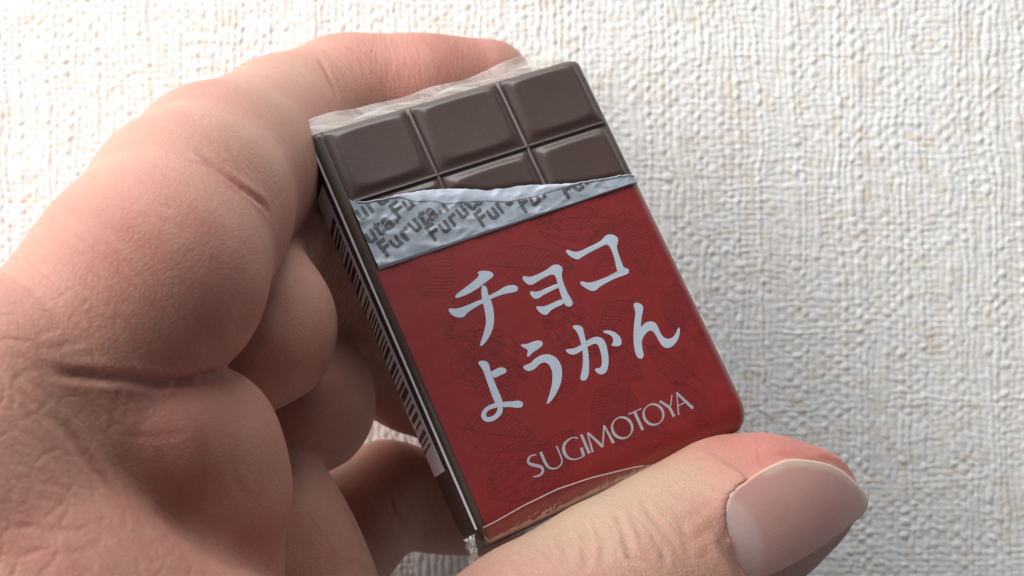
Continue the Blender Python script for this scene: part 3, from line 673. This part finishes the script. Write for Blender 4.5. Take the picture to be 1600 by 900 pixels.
def ridge(x0, y0, x1, y1, wd, ht, mat=M_choc, name='chocolate_ridge', off=.02):
    n = 40; prof = np.linspace(-1, 1, 9)
    t = np.linspace(0, 1, n); dx, dy = x1 - x0, y1 - y0; L = math.hypot(dx, dy); nx, ny = -dy / L, dx / L
    T, Q = np.meshgrid(t, prof, indexing='ij')
    X = x0 + dx * T + nx * Q * wd; Y = y0 + dy * T + ny * Q * wd
    Z = zf(X, Y) + off + ht * np.cos(Q * math.pi / 2)
    return link(name, mesh_np(name, locs(np.stack([X.ravel(), Y.ravel(), Z.ravel()], -1)), grid_faces(n, 9)), mat, bar)
ridge(11.9, .4, 11.9, 17, .27, .24); ridge(23.4, .4, 23.4, 17, .27, .24)
ridge(1.7, 9.1, 34, 9.1, .27, .24)
ridge(1.62, .3, 1.62, 17, .16, .14); ridge(34.1, .6, 34.1, 17, .16, .14)
sheet('chocolate_base', np.linspace(1.4, 34.5, 60), np.linspace(.25, 17.2, 30), .015, plain('chocolate_print_dark', (.034, .020, .017), .5, .3, noise_amt=.2, bump=.4))

# red sleeve
REDY = 17.05
def red_bumps(X, Y):
    return .05 * (vnoise(X / 5 + 9, Y / 5 + 9, 41) - .5) + .02 * (vnoise(X / 1.2 + 9, Y / 1.2 + 9, 42) - .5)
sleeve_z = lambda X, Y: .10 + red_bumps(X, Y)
xs = np.r_[np.linspace(1.0, 32.4, 90), np.linspace(32.5, 34.98, 24)]
ys = np.r_[np.linspace(REDY, 44.5, 90), np.linspace(44.6, 47.98, 30)]
sleeve = sheet('red_sleeve', xs, ys, 0, M_red, zfun=sleeve_z)
def ztop(x, y): return zf(x, y) + sleeve_z(np.asarray(x, float), np.asarray(y, float))
# lower skirt of the sleeve on the bottom and right sides
def skirt(name, mat, path, depth, out=.05):
    P = np.array(path); n = len(P); zs = np.linspace(0, 1, 10)
    V = []
    for (x, y, nx, ny) in P:
        for t in zs: V.append((x + nx * out, y + ny * out, -RZ + .15 - depth * t))
    return link(name, mesh_np(name, locs(V), grid_faces(n, 10)), mat, bar)
pth = [(x, BL, 0, 1) for x in np.linspace(RX0 + .1, BW - RX1, 40)] + [(BW - RX1 + RX1 * math.sin(a), BL - RY1 + RY1 * math.cos(a), math.sin(a), math.cos(a)) for a in np.linspace(.05, math.pi / 2, 10)] + [(BW, y, 1, 0) for y in np.linspace(BL - RY1 - .1, REDY, 30)]
skirt('sleeve_side', M_red, pth, BT - 2 * RZ)

# flat print laid on a curved sheet
def densify(poly, step=.35):
    out = []
    for a, b in zip(poly, poly[1:] + poly[:1]):
        m = max(1, int(math.hypot(b[0] - a[0], b[1] - a[1]) / step))
        for t in range(m): out.append((a[0] + (b[0] - a[0]) * t / m, a[1] + (b[1] - a[1]) * t / m))
    return out
def smooth_poly(poly, it=2):
    P = [tuple(p) for p in poly]
    for _ in range(it):
        Q = []
        for a, b in zip(P, P[1:] + P[:1]):
            Q += [(a[0] * .75 + b[0] * .25, a[1] * .75 + b[1] * .25), (a[0] * .25 + b[0] * .75, a[1] * .25 + b[1] * .75)]
        P = Q
    return P
def print_polys(name, polys, mat, parent, zfun, off):
    V, F = [], []
    for q, poly in enumerate(polys):
        poly = [Vector((p[0], p[1], 0)) for p in poly]
        tri = tessellate_polygon([poly]); b0 = len(V)
        for p in poly: V.append((p.x, p.y, float(zfun(p.x, p.y)) + off + .006 * q))
        for t in tri:
            a, b, c = (poly[k] for k in t)
            cr = (b.x - a.x) * (c.y - a.y) - (b.y - a.y) * (c.x - a.x)
            if abs(cr) < 1e-9: continue
            F.append([b0 + k for k in (t if cr < 0 else t[::-1])])
    return link(name, mesh_np(name, locs(V), F), mat, parent, smooth=False)
for strokes in KANA:
    print_polys('letter', [smooth_poly(s_, 2) for s_ in strokes], M_white, sleeve, ztop, .03)
def ribbon(P, W):
    P = np.array(P, float); W = np.array(W, float)
    if len(P) > 3:                            # round the polyline off
        for _ in range(2):
            Q = [P[0]]; w_ = [W[0]]
            for a, b, wa, wb in zip(P[:-1], P[1:], W[:-1], W[1:]):
                Q += [a * .75 + b * .25, a * .25 + b * .75]; w_ += [wa * .75 + wb * .25, wa * .25 + wb * .75]
            Q.append(P[-1]); w_.append(W[-1]); P = np.array(Q); W = np.array(w_)
    T = np.gradient(P, axis=0); T /= np.linalg.norm(T, axis=1, keepdims=True) + 1e-9
    Nn = np.stack([-T[:, 1], T[:, 0]], -1) * W[:, None] / 2
    return P + Nn, P - Nn
def print_ribbons(name, strokes, mat, parent, zfun, off, layer=.004):
    V, F = [], []
    for q, (P, W) in enumerate(strokes):
        A, B = ribbon(P, W); b0 = len(V); n = len(A)
        for a, b in zip(A, B):
            for p in (a, b): V.append((p[0], p[1], float(zfun(p[0], p[1])) + off + layer * (q % 7)))
        for k in range(n - 1): F.append((b0 + 2 * k, b0 + 2 * k + 2, b0 + 2 * k + 3, b0 + 2 * k + 1))
    return link(name, mesh_np(name, locs(V), np.array(F)[:, ::-1]), mat, parent, smooth=False)
GROUPS = ((0, 1), (1, 3), (3, 5), (5, 6), (6, 10), (10, 11), (11, 13), (13, 14), (14, 17), (17, 20))
for a_, b_ in GROUPS:
    print_ribbons('letter', LOGO[a_:b_], M_logo, sleeve, ztop, .03)

# faint leaf and pod line print on the sleeve
def leaf(cx, cy, L, wd, ang):
    out = []; ca, sa = math.cos(ang), math.sin(ang)
    tr = lambda x, y: (cx + x * ca - y * sa, cy + x * sa + y * ca)
    for sgn in (-1, 1):
        out.append(([tr(L * t, sgn * wd * math.sin(math.pi * t ** .8) * (1 + .1 * math.sin(9 * t))) for t in np.linspace(0, 1, 16)], [.09] * 16))
    out.append(([tr(L * t, .3 * math.sin(3 * t)) for t in np.linspace(-.12, 1, 10)], [.11] * 10))
    for k in range(1, 16):
        t = k / 16.5
        for sgn in (-1, 1):
            e = min(1, t + .16)
            out.append(([tr(L * t, 0), tr(L * (t + .07), sgn * wd * .45 * math.sin(math.pi * t ** .8)), tr(L * e, sgn * wd * .9 * math.sin(math.pi * e ** .8))], [.07, .06, .05]))
    return out
def pod(cx, cy, L, wd, ang):
    out = []; ca, sa = math.cos(ang), math.sin(ang)
    tr = lambda x, y: (cx + x * ca - y * sa, cy + x * sa + y * ca)
    for f_ in (-1, -.62, -.22, .22, .62, 1):
        out.append(([tr(L * t, f_ * wd * math.sin(math.pi * t) ** .7) for t in np.linspace(0.02, .98, 18)], [.09 if abs(f_) == 1 else .07] * 18))
    for k in range(70):
        t, g_ = random.uniform(.1, .9), random.uniform(-.9, .9); x, y = L * t, g_ * wd * math.sin(math.pi * t) ** .7
        r = .28
        out.append(([tr(x + r * math.cos(a), y + r * math.sin(a)) for a in np.linspace(0, random.uniform(2, 6), 7)], [.06] * 7))
    return out
art = []
for args in ((4, 22, 8, 2.6, -.7), (9.5, 29, 8, 2.8, 1.9), (14, 21, 9, 2.5, .35), (3, 36, 8, 2.4, .5), (31, 20, 8, 2.4, 1.7), (27, 30, 7.5, 2.4, 2.5), (13.5, 37, 7, 2.2, -.9), (20, 33, 7, 2.3, .9), (30.5, 41, 7, 2.2, -2.2), (24, 45, 8, 2.2, -2.7), (8, 44, 7, 2.0, -.5), (33, 30, 6, 2, 2.0), (11, 23, 7, 2.0, 2.6), (18, 44, 7, 2.0, -.9), (4, 31, 7, 2.2, -.3), (25, 25, 6, 2, -.8), (21, 38, 6.5, 2, 2.4), (29, 46, 6, 1.8, -1.8), (12, 42, 6, 1.8, 2.2)): art += leaf(*args)
for args in ((20, 18.2, 10, 3.2, .25), (6, 27, 9, 3.0, .8), (29, 34, 8, 2.8, .3), (2.5, 43.5, 9, 2.8, -.25), (17, 27, 8, 2.8, 1.1)): art += pod(*args)
art = [s_ for s_ in art if all(1.3 < p[0] < 34.4 and REDY + .2 < p[1] < 47 for p in s_[0])]
pr = print_ribbons('leaf_print', art, M_leaf, sleeve, ztop, .012, .0015)
pr['kind'] = 'stuff'

# foil strip with its torn edge
TX = np.array([p[0] for p in TORN]); TY = np.array([p[1] for p in TORN])
FX = np.array([p[0] for p in FOLD]); FY = np.array([p[1] for p in FOLD])
torn = lambda x: np.interp(x, TX, TY)
foldy = lambda x: np.where((x > FX[0]) & (x < FX[-1]), np.interp(x, FX, FY), torn(x))
def foil_h(X, Y):
    x, y = np.asarray(X, float), np.asarray(Y, float)
    n1 = np.abs(vnoise(x / 2.6 + y / 5 + 7, y / 1.7 - x / 6 + 7, 51) - .5) * 2; n2 = np.abs(vnoise(x / 1.1 - y / 3 + 7, y / .9 + x / 3 + 7, 52) - .5) * 2
    return zf(x, y) + .56 - .18 * n1 - .10 * n2
us = np.linspace(-.05, 1, 150); vs = np.linspace(0, 1, 46)
Ug, Vg = np.meshgrid(us, vs, indexing='ij')
Xg = 1.1 + (34.5 - 1.1) * np.clip(Ug, 0, 1); top_ = torn(Xg) + .12 * (vnoise(Xg * 2.2 + 3, Xg * 0 + 3, 53) - .5); bot_ = REDY + .25
Yg = top_ + (bot_ - top_) * Vg
Zg = foil_h(Xg, Yg) * np.clip(Vg * 0 + 1, 0, 1); Zg = np.where(Vg > .97, zf(Xg, Yg) + .04, Zg)
foil = link('foil_strip', mesh_np('foil_strip', locs(np.stack([Xg[8:].ravel(), Yg[8:].ravel(), Zg[8:].ravel()], -1)), grid_faces(142, 46)[:, ::-1]), M_foil, bar)
Xf, Tf = np.meshgrid(np.linspace(FX[0] - 3, 34.4, 120), np.linspace(0, 1, 14), indexing='ij')
tf = torn(Xf) + .12 * (vnoise(Xf * 2.2 + 3, Xf * 0 + 3, 53) - .5); bf = np.maximum(foldy(Xf), tf + .12)
Yf = tf - .06 + (bf - tf + .06) * Tf
Zf = foil_h(Xf, Yf) + .06 + .08 * np.sin(math.pi * Tf) ** .8
link('foil_fold', mesh_np('foil_fold', locs(np.stack([Xf.ravel(), Yf.ravel(), Zf.ravel()], -1)), grid_faces(120, 14)[:, ::-1]), M_foilw, foil)

def text_tris(body):
    cu = bpy.data.curves.new('t', 'FONT'); cu.body = body; cu.size = 1.0; cu.offset = .020; cu.shear = .12; cu.space_character = 1.08
    o = bpy.data.objects.new('t', cu); col.objects.link(o)
    dg = bpy.context.evaluated_depsgraph_get(); m_ = o.evaluated_get(dg).to_mesh()
    bm = bmesh.new(); bm.from_mesh(m_); bmesh.ops.triangulate(bm, faces=bm.faces)
    for _ in range(4):
        es = [e for e in bm.edges if e.calc_length() > .055]
        if not es: break
        bmesh.ops.subdivide_edges(bm, edges=es, cuts=1); bmesh.ops.triangulate(bm, faces=bm.faces)
    V = np.array([v.co[:] for v in bm.verts]); F = np.array([[v.index for v in f_.verts] for f_ in bm.faces])
    bm.free(); bpy.data.objects.remove(o); bpy.data.curves.remove(cu)
    return V, F
TV, TF = text_tris('Furuta.')
tw = TV[:, 0].max()
for _, ((ax_, ay_), (bx_, by_)) in WORDS:
    dx, dy = bx_ - ax_, by_ - ay_; L = math.hypot(dx, dy); sc = 8.6 / tw
    ex = np.array([dx, dy]) / L; ey = np.array([ex[1], -ex[0]])
    P = np.array([ax_, ay_]) + TV[:, :1] * sc * ex + TV[:, 1:2] * sc * .95 * ey
    P = P + .16 * np.stack([vnoise(P[:, 0] / 1.6 + 5, P[:, 1] / 1.6 + 5, 61) - .5, vnoise(P[:, 0] / 1.6 + 5, P[:, 1] / 1.6 + 5, 62) - .5], -1) * 2
    ctr = P[TF].mean(1)
    fy = np.maximum(foldy(ctr[:, 0]), torn(ctr[:, 0]))
    keep = (ctr[:, 0] > 1.25) & (ctr[:, 0] < 34.2) & (ctr[:, 1] > fy + .12) & (ctr[:, 1] < REDY - .08)
    if keep.sum() < 8: continue
    F = TF[keep]; used = np.unique(F); mp = -np.ones(len(P), int); mp[used] = np.arange(len(used))
    Q = P[used]; Z = foil_h(Q[:, 0], Q[:, 1]) + .07
    link('foil_lettering', mesh_np('foil_lettering', locs(np.c_[Q, Z]), mp[F]), M_ink, foil, smooth=False)

# left side: seam line, white bar code label
def side_z(y): return 0
def side_sheet(name, mat, y0, y1, z0, z1, x=-.05, parent=bar, wob=0.0, n=60):
    T, Q = np.meshgrid(np.linspace(0, 1, n), np.linspace(0, 1, 8), indexing='ij')
    Y = y0 + (y1 - y0) * T; Z = z0 + (z1 - z0) * Q
    zz = np.abs(Z) ; d1 = np.clip((RZ - zz) / RZ, 0, 1); d2 = np.clip((zz - (BT - RZ)) / RZ, 0, 1)
    X = RX0 * (1 - np.sqrt(np.clip(1 - np.maximum(d1, d2) ** 2, 0, 1))) + x + wob * (vnoise(Y / 3 + 4, Z + 4, 71) - .5)
    V = locs(np.stack([X.ravel(), Y.ravel(), Z.ravel()], -1))
    return link(name, mesh_np(name, V, grid_faces(n, 8)[:, ::-1]), mat, parent)
side_sheet('seam_edge', M_label, 1.0, 46.0, -.55, -.85, -.10)
lab = side_sheet('barcode_label', M_label, 5.5, 39.2, -1.9, -7.3, -.09)
y = 9.0; bars = []
random.seed(5)
while y < 36.5:
    wd_ = random.choice((.25, .3, .45, .6, .8)); bars.append((y, y + wd_)); y += wd_ + random.choice((.25, .3, .45, .7))
Vb, Fb = [], []
for y0, y1 in bars:
    b0 = len(Vb)
    for z in np.linspace(-2.9, -7.3, 6):
        d2 = max(0, (abs(z) - (BT - RZ)) / RZ); x_ = RX0 * (1 - math.sqrt(max(0, 1 - d2 * d2))) - .115
        sk = (z + 2.9) * -.12
        Vb += [(x_, y0 + sk, z), (x_, y1 + sk, z)]
    for k in range(5): Fb.append((b0 + 2 * k, b0 + 2 * k + 2, b0 + 2 * k + 3, b0 + 2 * k + 1))
link('barcode', mesh_np('barcode', locs(Vb), Fb), M_black, lab, smooth=False)

# clear film: end seal standing at the top, fold at the bottom, edge on the right
def film_strip(name, rows, mat, parent=bar):
    A = np.array(rows, float); n, m_ = A.shape[0], A.shape[1]
    return link(name, mesh_np(name, locs(A.reshape(-1, 3)), grid_faces(n, m_)), mat, parent)
rows = []
for t in np.linspace(0, 1, 90):
    x = -.9 + 33.7 * t; r_ = []
    hgt = 2.2 + .5 * math.sin(t * 9) * .4 + .5 * (vnoise(np.array(t * 8 + 3), np.array(3.), 81) - .5) + (1.3 * max(0, t - .72) / .28)
    for s_ in np.linspace(0, 1, 12):
        wob = .28 * (vnoise(np.array(t * 14 + 5), np.array(s_ * 2 + 5), 82) - .5) * s_
        r_.append((x + .5 * s_ * (t - .1), .35 - s_ * hgt, -.9 - s_ * .7 + wob))
    rows.append(r_)
film_strip('film_seal', rows, M_film)
rows = []
for t in np.linspace(0, 1, 60):
    x = -.2 + 33.4 * t; r_ = []
    for s_ in np.linspace(0, 1, 6):
        r_.append((x + .5 * s_ * (t - .1), .25 - s_ * (.95 + .25 * math.sin(t * 23 + 1)), -.55 - s_ * .5 + .06 * math.sin(40 * t + 5 * s_)))
    rows.append(r_)
film_strip('film_seal_fold', rows, M_film)
rows = []
for y in np.linspace(.9, 45.5, 120):
    wv_ = .55 + .22 * (vnoise(np.array(y / 1.3), np.array(2.), 83) - .5) * 2
    rows.append([(BW - .02 + wv_ * s_, y, -RZ + .25 - .5 * s_) for s_ in np.linspace(0, 1, 4)])
film_strip('film_edge', rows, M_edge)
# overlap flap on the sleeve's lower end
flx = np.array([.7, 2.2, 5.7, 9.7, 13.5, 18.4, 22]); fly = np.array([46.1, 46.05, 45.75, 45.65, 46.0, 46.8, 47.6])
rows = []
for x in np.linspace(.6, 22, 180):
    y0 = float(np.interp(x, flx, fly)); r_ = []
    for s_ in np.linspace(0, 1, 24):
        y = y0 + (47.97 - y0) * s_
        r_.append((x, y, float(ztop(x, y)) + .10 + .05 * (vnoise(np.array(x * .8), np.array(y * 1.2), 84) - .5) + .16 * math.exp(-((x - 7.5) / 2.6) ** 2) * math.exp(-((s_ - .65) / .3) ** 2) * (vnoise(np.array(x * 4.5), np.array(y * 4.5), 87) - .5)))
    rows.append(r_)
film_strip('film_flap', rows, M_film2)
print_ribbons('film_flap_edge', [([(x, float(np.interp(x, flx, fly))) for x in np.linspace(.7, 20, 40)], [.13] * 40)], M_edge, bar, ztop, .2)
rows = []
for x in np.linspace(.9, 34, 120):
    r_ = []
    for s_ in np.linspace(0, 1, 12):
        wr = .20 * (vnoise(np.array(x * .9), np.array(s_ * 3.), 85) - .3)
        r_.append((x, BL + .12 + wr, -RZ - .2 - 3.6 * s_))
    rows.append(r_)
film_strip('film_end', rows, M_film2)
# crumpled film twist at the lower left corner
bm = bmesh.new()
random.seed(9)
for q in range(7):
    vs_ = []
    for r_ in range(4):
        vs_.append([bm.verts.new(loc(-.5 + random.uniform(-.6, .6) - .12 * r_, 46.6 + .75 * r_ + random.uniform(-.3, .3), -1.4 - .35 * q * .6 + random.uniform(-.4, .4))) for s_ in range(3)])
    for a, b in zip(vs_[:-1], vs_[1:]):
        for k in range(2): bm.faces.new((a[k], a[k + 1], b[k + 1], b[k]))
me = bpy.data.meshes.new('film_twist'); bm.to_mesh(me); bm.free()
link('film_twist', me, film_mat('clear_film_twist', (.8, .78, .75), .22, .08, .8, 2.0), bar, smooth=False)
